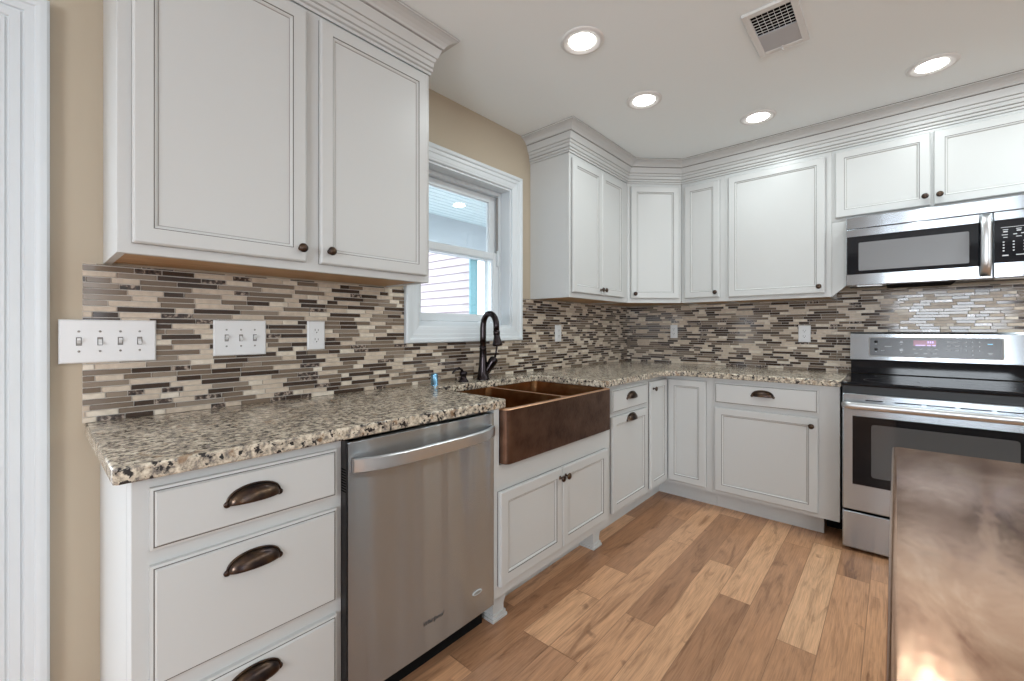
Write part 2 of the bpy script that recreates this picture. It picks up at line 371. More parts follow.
# window 1 over the sink
wn = thing('window_1', None, None); struct(wn)
mb = MB(); casing(mb, WX0, WX1, WZ0, WZ1, CAS, M_trim); normals(mb.build('casing', wn))
mb = MB()
t = .012
mb.box(WX0 - .0, WX0 + t, -.001, .14, WZ0, WZ1, M_trim); mb.box(WX1 - t, WX1, -.001, .14, WZ0, WZ1, M_trim)
mb.box(WX0 + t, WX1 - t, -.001, .14, WZ1 - t, WZ1, M_trim); mb.box(WX0 + t, WX1 - t, -.001, .14, WZ0, WZ0 + t, M_trim)
mb.build('jamb', wn)
mb = MB()   # vinyl frame
a0, a1, c0, c1 = WX0 + t, WX1 - t, WZ0 + t, WZ1 - t
mb.box(a0, a0 + .022, .075, .138, c0, c1, M_trim, .002); mb.box(a1 - .022, a1, .075, .138, c0, c1, M_trim, .002)
mb.box(a0 + .022, a1 - .022, .075, .138, c1 - .025, c1, M_trim, .002); mb.box(a0 + .022, a1 - .022, .075, .138, c0, c0 + .018, M_trim, .002)
mb.box(a1 - .026, a1 - .022, .082, .100, c0 + .43, c1 - .03, M_glaze2)
mb.build('window_frame', wn)
b0, b1 = a0 + .023, a1 - .023
def sash(y0, y1, x0, x1, z0, z1, st, top, bot, gname):
    mb = MB()
    mb.box(x0, x0 + st, y0, y1, z0, z1, M_trim, .003); mb.box(x1 - st, x1, y0, y1, z0, z1, M_trim, .003)
    mb.box(x0 + st, x1 - st, y0 + .001, y1 - .001, z1 - top, z1, M_trim, .003); mb.box(x0 + st, x1 - st, y0 + .001, y1 - .001, z0, z0 + bot, M_trim, .003)
    s_ = mb.build('sash', wn)
    mb = MB(); mb.box(x0 + st - .002, x1 - st + .002, (y0 + y1) / 2 - .002, (y0 + y1) / 2 + .002, z0 + bot - .002, z1 - top + .002, M_winglass); mb.build('pane', s_)
    return s_
s1 = sash(.108, .134, b0, b1, 1.64, c1 - .026, .055, .042, .042, 'upper')
s2 = sash(.079, .105, b0, b1, c0 + .019, 1.685, .045, .042, .045, 'lower')
mb = MB(); mb.box(b1 - .018, b1 - .004, .064, .079, 1.60, 1.70, M_trim, .003); mb.build('sash_lock', s2)
# door casing at the cased opening on the left
dr = thing('trim_1', None, None); struct(dr)
mb = MB(); CAS2 = [(0, 0), (0, .012), (.010, .016), (.022, .016), (.024, .0125), (.028, .0125), (.030, .017), (.050, .018), (.052, .0145), (.056, .0145), (.058, .020), (.076, .022), (.079, .027), (.088, .030), (.1, .030), (.106, .026), (.106, 0)]
casing(mb, -5.2, OX, 0, OZ, CAS2, M_trim, bottom=False); normals(mb.build('casing', dr))
mb = MB(); mb.box(OX - .015, OX, -.001, .141, 0, OZ, M_trim); mb.box(-5.2, -5.185, -.001, .141, 0, OZ, M_trim); mb.box(-5.185, OX - .015, -.001, .141, OZ - .015, OZ, M_trim); mb.build('jamb', dr)

# ------------------------------------------------------------------ OUTSIDE (porch and neighbouring wing seen through the window)
mb = MB(); mb.box(-4, 1.6, .16, 2.75, -.2, -.1, M_deck); struct(mb.build('ground_porch'))
mb = MB()
mb.box(-4, 1.6, .15, 2.36, 2.60, 2.66, M_porch)
yy = .25
while yy < 2.34: mb.box(-4, 1.6, yy, yy + .008, 2.597, 2.6005, M_porchl); yy += .09
struct(mb.build('ceiling_porch'))
mb = MB(); mb.box(-4, 1.6, 2.36, 2.52, 2.16, 2.66, M_beam); tag(mb.build('porch_beam'), 'grey horizontal porch beam seen through the upper window sash', 'beam')
mb = MB()
k = 0
z = -.1
while z < 3.2:   # clapboards on the wing, each course leaning out at its foot
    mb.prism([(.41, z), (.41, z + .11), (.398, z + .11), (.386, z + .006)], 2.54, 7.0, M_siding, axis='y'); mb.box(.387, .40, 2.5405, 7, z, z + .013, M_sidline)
    z += .11
mb.box(.41, .50, 2.54, 7.0, -.1, 3.2, M_siding); mb.box(.383, .52, 2.515, 2.5395, -.1, 3.2, M_cornerb)
sd = mb.build('house_wing'); tag(sd, 'pale pinkish clapboard wing of the house outside the window', 'building')
mb = MB(); mb.box(.60, .66, 2.40, 2.47, -.1, 2.155, M_trim, .004); tag(mb.build('porch_post'), 'slim white porch post beyond the end of the clapboard wall', 'post')
def recess_light_geo(name, x, y, z, label, group, power, r=.095, led=True):
    t_ = thing(name, label, 'ceiling light', (x, y, z), 0, group)
    mb = MB(); mb.lathe([(r, 0), (r, -.003), (r - .010, -.009), (r - .020, -.008), (r - .022, -.006), (r - .030, -.0055), (r - .032, -.003), (r - .038, -.003), (r - .038, 0)], M_ledring, n=40); mb.build('trim_ring', t_)
    mb = MB(); mb.lathe([(0, -.0050), (r - .0405, -.0050), (r - .0385, -.002), (r - .0385, 0)], M_led, n=32); mb.build('lens', t_)
    if power:
        l = bpy.data.lights.new(name + '_lamp', 'AREA'); l.shape = 'DISK'; l.size = .12; l.energy = power; l.color = LED; l.spread = R(180)
        lo = bpy.data.objects.new(name + '_lamp', l); lo.location = (x, y, z - .014); C.objects.link(lo)
    return t_
recess_light_geo('porch_light', -1.15, 1.62, 2.597, 'small round light glowing in the porch ceiling outside the window', None, 14, .09)
# ------------------------------------------------------------------ CEILING
for x, y, lab in ((-2.013, -.805, 'round recessed ceiling light nearest the left upper cabinet, largest of the four'),
                  (-1.370, -.796, 'round recessed ceiling light in front of the corner cabinets beyond the window'),
                  (-.738, -1.222, 'round recessed ceiling light close to the crown above the wide upper door'),
                  (-.751, -1.967, 'round recessed ceiling light above the stove and microwave')):
    recess_light_geo('recessed_light', x, y, ZC, lab, 'recessed ceiling lights', LED_W)
for x, y in ((-.75, -2.75), (-1.45, -3.3), (-2.3, -4.0), (-3.4, -4.9)):   # the rest of the room's lamps, behind and beside the camera
    recess_light_geo('recessed_light', x, y, ZC, 'round recessed ceiling light in the part of the room behind the camera', 'recessed ceiling lights behind the camera', 9)
# vent
vt = thing('ceiling_vent', 'white rectangular ceiling air register with dark louvres and a damper lever', 'vent', (-1.548, -1.463, ZC), PI)
hx, hy = .168, .095
mb = MB()
for a in ((-hx, hx, -hy, -hy + .024), (-hx, hx, hy - .024, hy), (-hx, -hx + .026, -hy + .024, hy - .024), (hx - .026, hx, -hy + .024, hy - .024)): mb.box(*a, -.012, 0, M_ledring, .002)
mb.build('frame', vt)
mb = MB(); mb.box(-hx + .026, hx - .026, -hy + .024, hy - .024, -.002, 0, M_void); mb.build('backing', vt)
mb = MB()
for i in range(6): yq = -hy + .044 + i * .0205; mb.box(-.01, hx - .026, yq, yq + .0012, -.0045, -.002, M_ledring)
for i in range(7): xq = .006 + i * .0205; mb.box(xq, xq + .0016, -hy + .024, hy - .024, -.0042, -.002, M_ledring)
mb.build('louvre', vt)
mb = MB(); mb.box(-hx + .026, -.01, -hy + .024, hy - .024, -.009, -.002, mat('damper_grey', (.48, .48, .50), .5)); mb.build('damper', vt)
mb = MB(); mb.box(-hx + .012, -hx + .034, -.004, .000, -.026, -.010, M_ledring, .001); mb.build('lever', vt)

# ------------------------------------------------------------------ CABINET PARTS (local frame: x right, y into the wall, z up)
def door_mesh(x0, x1, z0, z1, yf, th=.02, st=.043):
    mb = MB()
    mb.rings(x0, x1, z0, z1, [(0, yf + th, None), (0, yf + .016, M_glaze), (0, yf + .005, None), (.0012, yf + .0035, None), (.005, yf, None), (st, yf, None), (st + .0022, yf + .0022, M_glaze),
             (st + .006, yf + .003, None), (st + .010, yf + .0065, None), (st + .012, yf + .0085, M_glaze2)], M_cab)
    return mb
def slab_mesh(x0, x1, z0, z1, yf, th=.02):
    mb = MB()
    mb.rings(x0, x1, z0, z1, [(0, yf + th, None), (0, yf + .007, None), (.0055, yf + .0055, None), (.0078, yf + .0052, M_glaze), (.011, yf, None)], M_cab)
    return mb
def knob(parent, x, z, yf):
    mb = MB(); mb.lathe([(.009, 0), (.0085, .002), (.005, .004), (.0045, .013), (.007, .016), (.0135, .018), (.0155, .021), (.0145, .025), (.009, .0285), (0, .0295)], M_bronze, (x, yf, z), (0, -1, 0), 18)
    return mb.build('knob', parent)
def cup_pull(parent, x, z, yf, a=.058, h=.036, d=.026):
    mb = MB(); nu, nv = 22, 10; th = .002
    def S(i, j, k):
        ph = -PI / 2 + PI * i / nu; te = PI / 2 * j / nv; r = math.cos(ph) ** .8 if abs(i - nu / 2) < nu / 2 else 0
        return Vector((x + (a - k) * math.sin(ph), yf - (d - k) * r * math.sin(te) - .0012, z + (h - k) * r * math.cos(te)))
    for k in (0, th):
        g = [[mb.bm.verts.new(S(i, j, k)) for j in range(nv + 1)] for i in range(nu + 1)]
        for i in range(nu):
            for j in range(nv): mb.face([g[i][j], g[i + 1][j], g[i + 1][j + 1], g[i][j + 1]], M_bronze, True)
        if k == 0: ed = [g[i][nv] for i in range(nu + 1)]
        else:
            for i in range(nu): mb.face([ed[i], ed[i + 1], g[i + 1][nv], g[i][nv]], M_bronze, True)
    # flange following the arch, with ears
    pts = [Vector((x + (a + .002) * math.sin(-PI / 2 + PI * i / nu), yf - .002, z + (h + .002) * (math.cos(-PI / 2 + PI * i / nu) ** .8 if 0 < i < nu else 0))) for i in range(nu + 1)]
    mb.tube(pts, .0028, M_bronze, 8)
    for s_ in (-1, 1): mb.lathe([(.0078, 0), (.0078, .003), (.005, .0048), (0, .0055)], M_bronze, (x + s_ * (a + .001), yf, z + .001), (0, -1, 0), 14)
    bmesh.ops.remove_doubles(mb.bm, verts=mb.bm.verts, dist=1e-5)
    return mb.build('cup_pull', parent)
def bevelled_frame(mb, x0, x1, yf, z0, z1, openings, depth=.02):
    # face frame: solid front with openings left as frames of stiles (front plane at yf)
    mb.box(x0, x1, yf, yf + depth, z0, z1, M_cab, .0012, 1)
def upper(name, label, x0, x1, z0, z1, doors, yf=-.3126, loc=(0, 0, 0), rotz=0, knobs=(), group='white wall cabinets'):
    t_ = thing(name, label, 'cabinet', loc, rotz, group)
    mb = MB(); mb.box(x0, x1, yf + .02, -.001, z0 + .02, z1, M_cab); bevelled_frame(mb, x0, x1, yf, z0, z1, None); mb.build('body', t_)
    mb = MB(); mb.box(x0 + .018, x1 - .018, yf + .0202, -.002, z0 + .006, z0 + .0198, M_cabwood); mb.box(x0, x0 + .018, yf + .0202, -.001, z0, z0 + .02, M_cab); mb.box(x1 - .018, x1, yf + .0202, -.001, z0, z0 + .02, M_cab); mb.build('underside_panel', t_)
    for i, d in enumerate(doors):
        dd = door_mesh(*d, yf - .020).build('door', t_)
        if knobs and knobs[i]: knob(dd, knobs[i][0], knobs[i][1], yf - .020)
    return t_
upper('wall_cabinet', 'large double door white wall cabinet left of the window', -3.476, -2.469, 1.40, 2.305, [(-3.447, -2.998, 1.428, 2.288), (-2.950, -2.491, 1.428, 2.288)], knobs=[(-3.018, 1.471), (-2.919, 1.473)])
upper('wall_cabinet', 'white wall cabinet with two narrow doors right of the window', -1.391, -.612, 1.40, 2.305, [(-1.370, -1.017, 1.432, 2.276), (-1.013, -.700, 1.432, 2.276)], knobs=[(-1.037, 1.467), (-.993, 1.467)])
# diagonal corner cabinet: face from (-.61,-.3126) to (-.3126,-.61)
dg = thing('corner_wall_cabinet', 'white diagonal corner wall cabinet with a single door', 'cabinet', (-.4613, -.4613, 0), R(-45), 'white wall cabinets')
HW = .5 * math.hypot(.2974, .2974) - .001
mb = MB()
inv = Matrix.Rotation(R(45), 3, 'Z')
poly = [(-.6095, -.314), (-.6095, -.002), (-.002, -.002), (-.002, -.6095), (-.314, -.6095)]
loc = [(inv @ Vector((a + .4613, b + .4613, 0)))[:2] for a, b in poly]
mb.prism(loc, 1.42, 2.305, M_cab); mb.box(-HW, HW, 0, .02, 1.40, 1.42, M_cab); mb.build('body', dg)
mb = MB(); lc = [(a * .985, .021 + (b - .02) * .98 if b > .02 else .021) for a, b in loc]; mb.prism(lc, 1.408, 1.4199, M_cabwood); mb.build('underside_panel', dg)
dd = door_mesh(-.186, .186, 1.432, 2.281, -.020).build('door', dg); knob(dd, -.160, 1.466, -.020)
# wall B (rotated -90: local x = -world y)
RB = R(-90)
upper('wall_cabinet', 'white wall cabinet with one narrow door beside the diagonal corner cabinet', .612, .918, 1.40, 2.305, [(.640, .889, 1.432, 2.276)], rotz=RB, knobs=[(.864, 1.466)])
upper('wall_cabinet', 'white wall cabinet with one wide door left of the microwave', .918, 1.5405, 1.40, 2.305, [(.947, 1.507, 1.426, 2.276)], rotz=RB, knobs=[(1.477, 1.467)])
om = thing('wall_cabinet', 'short double door white wall cabinet above the microwave', 'cabinet', (0, 0, 0), RB, 'white wall cabinets')
mb = MB(); mb.box(1.541, 2.455, -.3126, -.001, 1.862, 2.305, M_cab, .0012, 1); mb.build('body', om)
for a, b_, kx in ((1.559, 1.980, 1.958), (1.993, 2.414, 2.016)):
    dd = door_mesh(a, b_, 1.882, 2.286, -.3326).build('door', om); knob(dd, kx, 1.932, -.3326)
mb = MB(); mb.prism([(1.5412, 1.402), (1.6165, 1.470), (1.6165, 1.861), (1.5412, 1.861)], -.3126, -.293, M_cab, axis='y'); mb.build('filler_strip', om)
# crown
CR = [(0, 2.306, None), (.006, 2.306, None), (.006, 2.317, None), (.004, 2.3175, M_glaze), (.004, 2.3185, M_glaze), (.012, 2.322, None), (.013, 2.333, None), (.009, 2.336, M_glaze2), (.009, 2.3375, M_glaze), (.014, 2.340, None), (.016, 2.358, None),
      (.014, 2.3585, M_glaze2), (.014, 2.360, M_glaze), (.019, 2.363, None), (.023, 2.376, None), (.021, 2.3765, M_glaze2), (.021, 2.378, M_glaze), (.027, 2.380, None), (.034, 2.400, None), (.040, 2.416, None), (.038, 2.4168, M_glaze), (.038, 2.4200, M_glaze), (.046, 2.4215, None),
      (.050, 2.430, None), (.060, 2.441, None), (.075, 2.450, None), (.092, 2.455, None), (.0925, 2.4562, M_glaze2), (.095, 2.458, None), (.095, 2.4630, None), (.093, 2.4659, M_glaze), (0, 2.4659, None)]
CR = [(p_, z_ + .0, m_) for p_, z_, m_ in CR]
o = sweep([(-3.476, -.001), (-3.476, -.3127), (-2.469, -.3127), (-2.469, -.001)], CR, M_cab, 'crown_molding'); tag(o, 'stepped white crown moulding on top of the large left wall cabinet', 'moulding', 'crown mouldings over the cabinets')
o = sweep([(-1.391, -.001), (-1.391, -.3127), (-.61, -.3127), (-.3127, -.61), (-.3127, -2.455)], CR, M_cab, 'crown_molding'); tag(o, 'long stepped white crown moulding turning the corner above the right wall cabinets', 'moulding', 'crown mouldings over the cabinets')

# ------------------------------------------------------------------ BASE CABINETS
FY = -.61; DYF = -.63; ZT = .8775
# drawer base at the left end
t_ = thing('base_cabinet', 'white three drawer base cabinet at the left end of the counter', 'cabinet', (0, 0, 0), 0, 'white base cabinets')
mb = MB(); mb.box(-3.483, -3.0155, FY, -.001, .115, ZT, M_cab, .0012, 1); mb.box(-3.4835, -3.481, FY + .06, -.05, .16, .85, M_cab)
mb.build('body', t_)
mb = MB(); mb.box(-3.483, -3.0155, -.53, -.515, 0, .1149, M_cab); mb.build('toe_kick', t_)
for z0, z1, zp in ((.713, .850, .779), (.411, .679, .614), (.120, .371, .323)):
    d = slab_mesh(-3.4535, -3.035, z0, z1, DYF).build('drawer', t_); cup_pull(d, -3.252, zp - .006, DYF)
# cabinet between sink and corner
t_ = thing('base_cabinet', 'narrow white base cabinet between the copper sink and the corner, drawer over door', 'cabinet', (0, 0, 0), 0, 'white base cabinets')
mb = MB(); mb.box(-1.484, -.930, FY, -.001, .115, ZT, M_cab); mb.build('body', t_)
mb = MB(); mb.box(-1.484, -.930, -.527, -.512, 0, .1149, M_cab); mb.build('toe_kick', t_)
d = slab_mesh(-1.414, -.953, .715, .848, DYF).build('drawer', t_); cup_pull(d, -1.183, .782, DYF)
d = door_mesh(-1.414, -.953, .141, .690, DYF).build('door', t_); cup_pull(d, -1.183, .650, DYF)
# corner base cabinet (L, bifold doors)
t_ = thing('corner_base_cabinet', 'white corner base cabinet with two doors meeting at the inside corner', 'cabinet', (0, 0, 0), 0, 'white base cabinets')
mb = MB(); mb.prism([(-.929, -.001), (-.929, -.61), (-.61, -.61), (-.61, -.929), (-.001, -.929), (-.001, -.001)], .115, ZT, M_cab); mb.build('body', t_)
mb = MB(); mb.prism([(-.929, -.512), (-.929, -.527), (-.527, -.527), (-.527, -.929), (-.512, -.929), (-.512, -.512)], 0, .1149, M_cab); mb.build('toe_kick', t_)
d = door_mesh(-.903, -.633, .139, .850, -.6305).build('door', t_); knob(d, -.868, .803, -.6305)
me = door_mesh(.633, .888, .139, .850, -.6305).build('door', t_); me.rotation_euler.z = RB
# base cabinet B
t_ = thing('base_cabinet', 'white base cabinet with wide drawer and door left of the stove', 'cabinet', (0, 0, 0), RB, 'white base cabinets')
mb = MB(); mb.box(.930, 1.603, FY, -.001, .115, ZT, M_cab); mb.build('body', t_)
mb = MB(); mb.box(.930, 1.522, -.527, -.512, 0, .1149, M_cab); mb.build('toe_kick', t_)
mb = MB(); mb.box(1.523, 1.602, -.40, -.39, 0, .1149, M_void); mb.build('toe_recess', t_)
d = slab_mesh(.944, 1.504, .715, .848, DYF).build('drawer', t_); cup_pull(d, 1.224, .782, DYF)
d = door_mesh(.944, 1.504, .139, .686, DYF).build('door', t_); knob(d, 1.474, .640, DYF)
# sink base with apron cut and bracket feet
t_ = thing('sink_base_cabinet', 'white double door cabinet under the copper sink, on carved bracket feet', 'cabinet', (0, 0, 0), 0, 'white base cabinets')
SX0, SX1, SY = -2.400, -1.4865, -.642
APX0, APX1 = -2.369, -1.521
mb = MB()
mb.prism([(SX0, .120), (SX1, .120), (SX1, ZT), (APX1 + .003, ZT), (APX1 + .003, .650), (APX0 - .003, .650), (APX0 - .003, ZT), (SX0, ZT)], SY, SY + .02, M_cab, axis='y')
mb.box(SX0, SX0 + .018, SY + .02, -.001, .12, ZT, M_cab); mb.box(SX1 - .018, SX1, SY + .02, -.001, .12, ZT, M_cab)
mb.box(SX0 + .018, SX1 - .018, SY + .02, -.001, .12, .138, M_cab); mb.box(SX0 + .018, SX1 - .018, -.019, -.001, .138, ZT, M_cab)
mb.build('body', t_)
for a, b_, kx in ((-2.381, -1.9570, -1.978), (-1.9530, -1.530, -1.932)):
    d = door_mesh(a, b_, .166, .546, SY - .02).build('door', t_); knob(d, kx, .503, SY - .02)
mb = MB(); mb.box(SX0, SX1, -.527, -.512, 0, .1199, M_cab); mb.build('toe_kick', t_)
def foot(fx0, fx1, cut_right):
    # carved bracket foot: tapering ogee body on a stepped plinth
    mb = MB(); y0, y1 = -.606, -.53
    ext = .028
    pr = [(.120, .026), (.108, .026), (.100, .022), (.092, .020), (.075, .013), (.060, .004), (.050, 0), (.030, 0), (.026, .004)]
    pts = [(fx0, z_) for z_ in (.026, .120)] + [(fx1 + e_, z_) for z_, e_ in pr]
    mb.prism(pts, y0, y1, M_cab, axis='y')
    mb.box(fx0 - .005, fx1 + .008, y0 - .006, y1 + .004, .012, .0265, M_cab, .002)
    mb.box(fx0 - .010, fx1 + .013, y0 - .011, y1 + .008, 0, .0125, M_cab, .002)
    return mb.build('foot', t_)
foot(SX0 + .030, SX0 + .093, 1); foot(SX1 - .105, SX1 - .042, 1)

# ------------------------------------------------------------------ DISHWASHER
t_ = thing('dishwasher', 'brushed stainless steel dishwasher with curved bar handle beneath the granite', 'dishwasher', (-2.7065, 0, 0))
hw = .304
mb = MB(); mb.box(-hw - .0045, hw, -.60, -.04, .10, .866, M_blackm); mb.box(-hw - .0045, -hw + .004, -.636, -.60, .10, .870, M_blackm)
for i in range(9): mb.box(-hw - .0050, -hw - .004, -.6370, -.606, .72 + i * .008, .724 + i * .008, M_void)
mb.build('body', t_)
mb = MB(); nseg = 20; pts = []
for i in range(nseg + 1):
    x = -hw + (2 * hw) * i / nseg; bow = .004 * (1 - ((i / nseg) * 2 - 1) ** 2); pts.append((x, -.642 - bow))
pts += [(hw, -.602), (-hw, -.602)]
mb.prism(pts, .102, .866, M_steelv, .0025, 2); dwd = mb.build('door', t_)
mb = MB(); mb.box(-hw, hw, -.575, -.56, .002, .0995, M_void); mb.build('toe_panel', t_)
mb = MB(); n = 24; hp = []
for i in range(n + 1):
    q = i / n * 2 - 1; hp.append((q * .294, -.651 - .042 * (1 - q ** 4) , .798))
ring = []
for (x, y, z) in hp:
    ring.append([mb.bm.verts.new((x, y + dy, z + dz)) for dy, dz in ((-.006, -.020), (-.0090, -.0175), (-.0092, 0), (-.0090, .0175), (-.006, .020), (.006, .020), (.006, -.020))])
fs = []
for a, b_ in zip(ring, ring[1:]):
    for i in range(7): f = mb.bm.faces.new([a[i], a[(i + 1) % 7], b_[(i + 1) % 7], b_[i]]); f.smooth = False; f.material_index = mb.mi(M_steelp); fs.append(f)
for r_ in (ring[0], ring[-1]): fs.append(mb.bm.faces.new(r_))
bmesh.ops.recalc_face_normals(mb.bm, faces=fs); mb.build('handle', dwd)
text_part('brand_lettering', 'Whirlpool', .021, mat('etched_dark', (.04, .04, .045), .4), dwd, Matrix.Translation((.001, -.6466, .200)) @ FRONT, .35)
mb = MB(); ov = [(.024 * math.cos(2 * PI * i / 28), .0085 * math.sin(2 * PI * i / 28)) for i in range(28)]
mb.prism([(.211 + a, .196 + b_) for a, b_ in ov], -.6465, -.6438, M_white, axis='y'); mb.prism([(.211 + a * .78, .196 + b_ * .62) for a, b_ in ov], -.6469, -.6460, M_glaze2, axis='y'); bd = mb.build('badge', dwd); bd['label'] = 'small oval white badge'

# ------------------------------------------------------------------ COUNTERTOP
def arc(cx, cy, r, a0, a1, n=6): return [(cx + r * math.cos(R(a0 + (a1 - a0) * i / n)), cy + r * math.sin(R(a0 + (a1 - a0) * i / n))) for i in range(n + 1)]
CX0, CX1, CB = -2.335, -1.545, -.165
pts = [(-3.517, -.001)] + arc(-3.517 + .012, -.652 + .012, .012, 180, 270, 4) + arc(CX0 - .014, -.652 + .014, .014, 270, 360, 5) + \
      [(CX0, CB - .03)] + arc(CX0 + .03, CB - .03, .03, 180, 90, 4)[1:] + arc(CX1 - .03, CB - .03, .03, 90, 0, 4) + \
      arc(CX1 + .01, -.652 + .01, .01, 180, 270, 3) + arc(-.80, -.80, .148, 90, 0, 8) + [(-.652, -1.611), (-.001, -1.611), (-.001, -.001)]
mb = MB(); mb.prism(pts, .878, .914, M_gran, .005, 2); o = mb.build('countertop'); tag(o, 'speckled beige and black granite worktop running around the corner', 'countertop')
# ------------------------------------------------------------------ SINK
t_ = thing('farmhouse_sink', 'hammered copper double bowl apron front sink set into the granite', 'sink')
AY = -.682; r_ = .03
mb = MB(); mb.prism(arc(APX0 + r_, AY + r_, r_, 180, 270, 6) + arc(APX1 - r_, AY + r_, r_, 270, 360, 6) + [(APX1, -.13), (APX0, -.13)], .655, .8772, M_sinkf, .004, 2)
sk = mb.build('basin', t_)
def cutter(x0, x1, y0, y1):
    q = MB(); rr = .035; q.prism(arc(x0 + rr, y0 + rr, rr, 180, 270, 5) + arc(x1 - rr, y0 + rr, rr, 270, 360, 5) + arc(x1 - rr, y1 - rr, rr, 0, 90, 5) + arc(x0 + rr, y1 - rr, rr, 90, 180, 5), .668, .95, M_sinki, .02, 3)
    return q.build('cut')
DVX = -1.93
boolcut(sk, [cutter(APX0 + .022, DVX - .011, AY + .022, -.152), cutter(DVX + .011, APX1 - .022, AY + .022, -.152)])
me = sk.data
me.materials.clear()
for m_ in (M_sinkf, M_sinki, M_sinkr): me.materials.append(m_)
for p_ in me.polygons:
    c_ = p_.center; p_.material_index = 0
    if c_.z > .8728 and p_.normal.z > .35: p_.material_index = 2
    elif APX0 + .018 < c_.x < APX1 - .018 and AY + .018 < c_.y < -.15 and c_.z > .66: p_.material_index = 1
for cx in ((APX0 + DVX) / 2, (APX1 + DVX) / 2):
    mb = MB(); mb.lathe([(.045, 0), (.045, .003), (.032, .003), (.028, .0012), (0, .0012)], M_fauc, (cx, -.40, .668), (0, 0, 1), 24); mb.build('drain', t_)
# ------------------------------------------------------------------ FAUCET etc
t_ = thing('kitchen_faucet', 'tall dark bronze gooseneck faucet with side lever behind the sink', 'faucet', (-1.924, -.092, .9141))
mb = MB(); mb.lathe([(.038, 0), (.038, .004), (.034, .010), (.029, .04), (.025, .075), (.0215, .12), (.0195, .17), (.0205, .172), (.0205, .180), (.0185, .182), (.018, .19)], M_fauc, n=24); mb.build('body', t_)
mb = MB(); path = [(0, 0, .185), (0, 0, .24), (0, 0, .29)]
for i in range(1, 15): a = PI - i / 14 * PI; path.append((.002, -.051 - .051 * math.cos(a), .305 + .066 * math.sin(a)))
path.append((.002, -.103, .275)); mb.tube(path, [.018] * 3 + [.0165] * 15, M_fauc, 16); mb.build('spout', t_)
mb = MB(); mb.lathe([(.0165, -.002), (.0185, .0), (.0185, .02), (.0165, .022), (.0165, .026), (.020, .045), (.027, .070), (.0275, .080), (.023, .084), (0, .084)], M_fauc, (.002, -.103, .275), (.03, -.08, -1), 20); mb.build('spray_head', t_)
mb = MB(); mb.lathe([(.017, 0), (.021, .02), (.023, .05), (.026, .078), (.025, .094), (.016, .104), (0, .106)], M_fauc, (.012, -.008, .035), (.45, -.40, 1), 18)
mb.tube([(.052, -.043, .125), (.056, -.048, .150), (.058, -.050, .175), (.060, -.053, .198)], [.007, .005, .005, .006], M_fauc, 10); mb.build('lever', t_)
t_ = thing('soap_dispenser', 'small dark bronze soap dispenser pump left of the faucet', 'soap dispenser', (-2.066, -.085, .9141))
mb = MB(); mb.lathe([(.029, 0), (.029, .004), (.022, .010), (.016, .024), (.0155, .030), (.021, .036), (.022, .052), (.017, .057), (0, .059)], M_fauc, n=20); mb.build('pump_body', t_)
mb = MB(); mb.tube([(0, 0, .048), (-.014, -.002, .066), (-.035, -.005, .076), (-.060, -.008, .072), (-.080, -.010, .058), (-.084, -.010, .050)], [.008, .007, .0065, .006, .005, .005], M_fauc, 10); mb.build('nozzle', t_)
t_ = thing('air_gap', 'small shiny chrome air gap cap, tinted with a blue reflection, on the granite by the sink', 'air gap', (-2.262, -.085, .9141))
mb = MB(); mb.lathe([(.020, 0), (.020, .003), (.018, .004), (.018, .052), (.0165, .057), (.010, .060), (0, .061)], M_air, n=24); mb.build('cap', t_)

# ------------------------------------------------------------------ BACKSPLASH: individual mosaic sticks on a grout bed, one mesh per wall
def mosaic(name, label, length, regions, seed, loc, rotz, dark=.2):
    rnd = random.Random(seed); mb = MB(); pitch = .0178; gap = .0023; z0 = .9145
    for (a, b_, za, zb) in regions: mb.box(a, b_, -.0045, -.0005, za, zb, M_grout)
    nrow = int((1.47 - z0) / pitch) + 1
    kinds = [T_light, T_taupe, T_brown, T_cream, T_grey, T_emp]; last = None
    for r in range(nrow):
        za = z0 + r * pitch; zb = za + pitch - gap; x = -rnd.random() * .1; prevk = None
        if zb > 1.472: break
        while x < length:
            while True:
                k = rnd.choices(range(6), (30, 22, 20, 13, 9, 8))[0]
                if k != prevk: break
            prevk = k
            Lk = (rnd.uniform(.045, .13), rnd.uniform(.05, .16), rnd.uniform(.04, .15), rnd.uniform(.03, .10), rnd.uniform(.05, .15), rnd.uniform(.035, .09))[k]
            x1 = x + Lk - gap
            for (a, b_, ra, rb) in regions:
                p, q, u, v = max(x, a + .0005), min(x1, b_ - .0005), max(za, ra), min(zb, rb)
                if q - p > .004 and v - u > .003:
                    g_ = .0008; yb, yf = -.0045, -.0085; m_ = kinds[k]
                    o4 = [mb.bm.verts.new(c_) for c_ in ((p, yb, u), (q, yb, u), (q, yb, v), (p, yb, v))]; i4 = [mb.bm.verts.new(c_) for c_ in ((p + g_, yf, u + g_), (q - g_, yf, u + g_), (q - g_, yf, v - g_), (p + g_, yf, v - g_))]
                    for i in range(4): f = mb.bm.faces.new([o4[i], o4[(i + 1) % 4], i4[(i + 1) % 4], i4[i]]); f.material_index = mb.mi(m_)
                    f = mb.bm.faces.new(i4); f.material_index = mb.mi(m_)
            x += Lk
    o = mb.build(name, loc=loc, rotz=rotz); tag(o, label, 'backsplash', 'mosaic backsplashes'); return o
X0 = -3.522
mosaic('tile_backsplash', 'brown and beige glass stick mosaic on the window wall', 3.522, [(0, -2.3885 - X0, .9145, 1.399), (-2.3885 - X0, -1.4995 - X0, .9145, 1.1275), (-1.4995 - X0, 3.513, .9145, 1.399)], 5, (X0, 0, 0), 0)
mosaic('tile_backsplash', 'brown and beige glass stick mosaic behind the stove', 2.9, [(.0, 1.54, .9145, 1.399), (1.54, 2.9, .9145, 1.453)], 11, (0, 0, 0), RB)

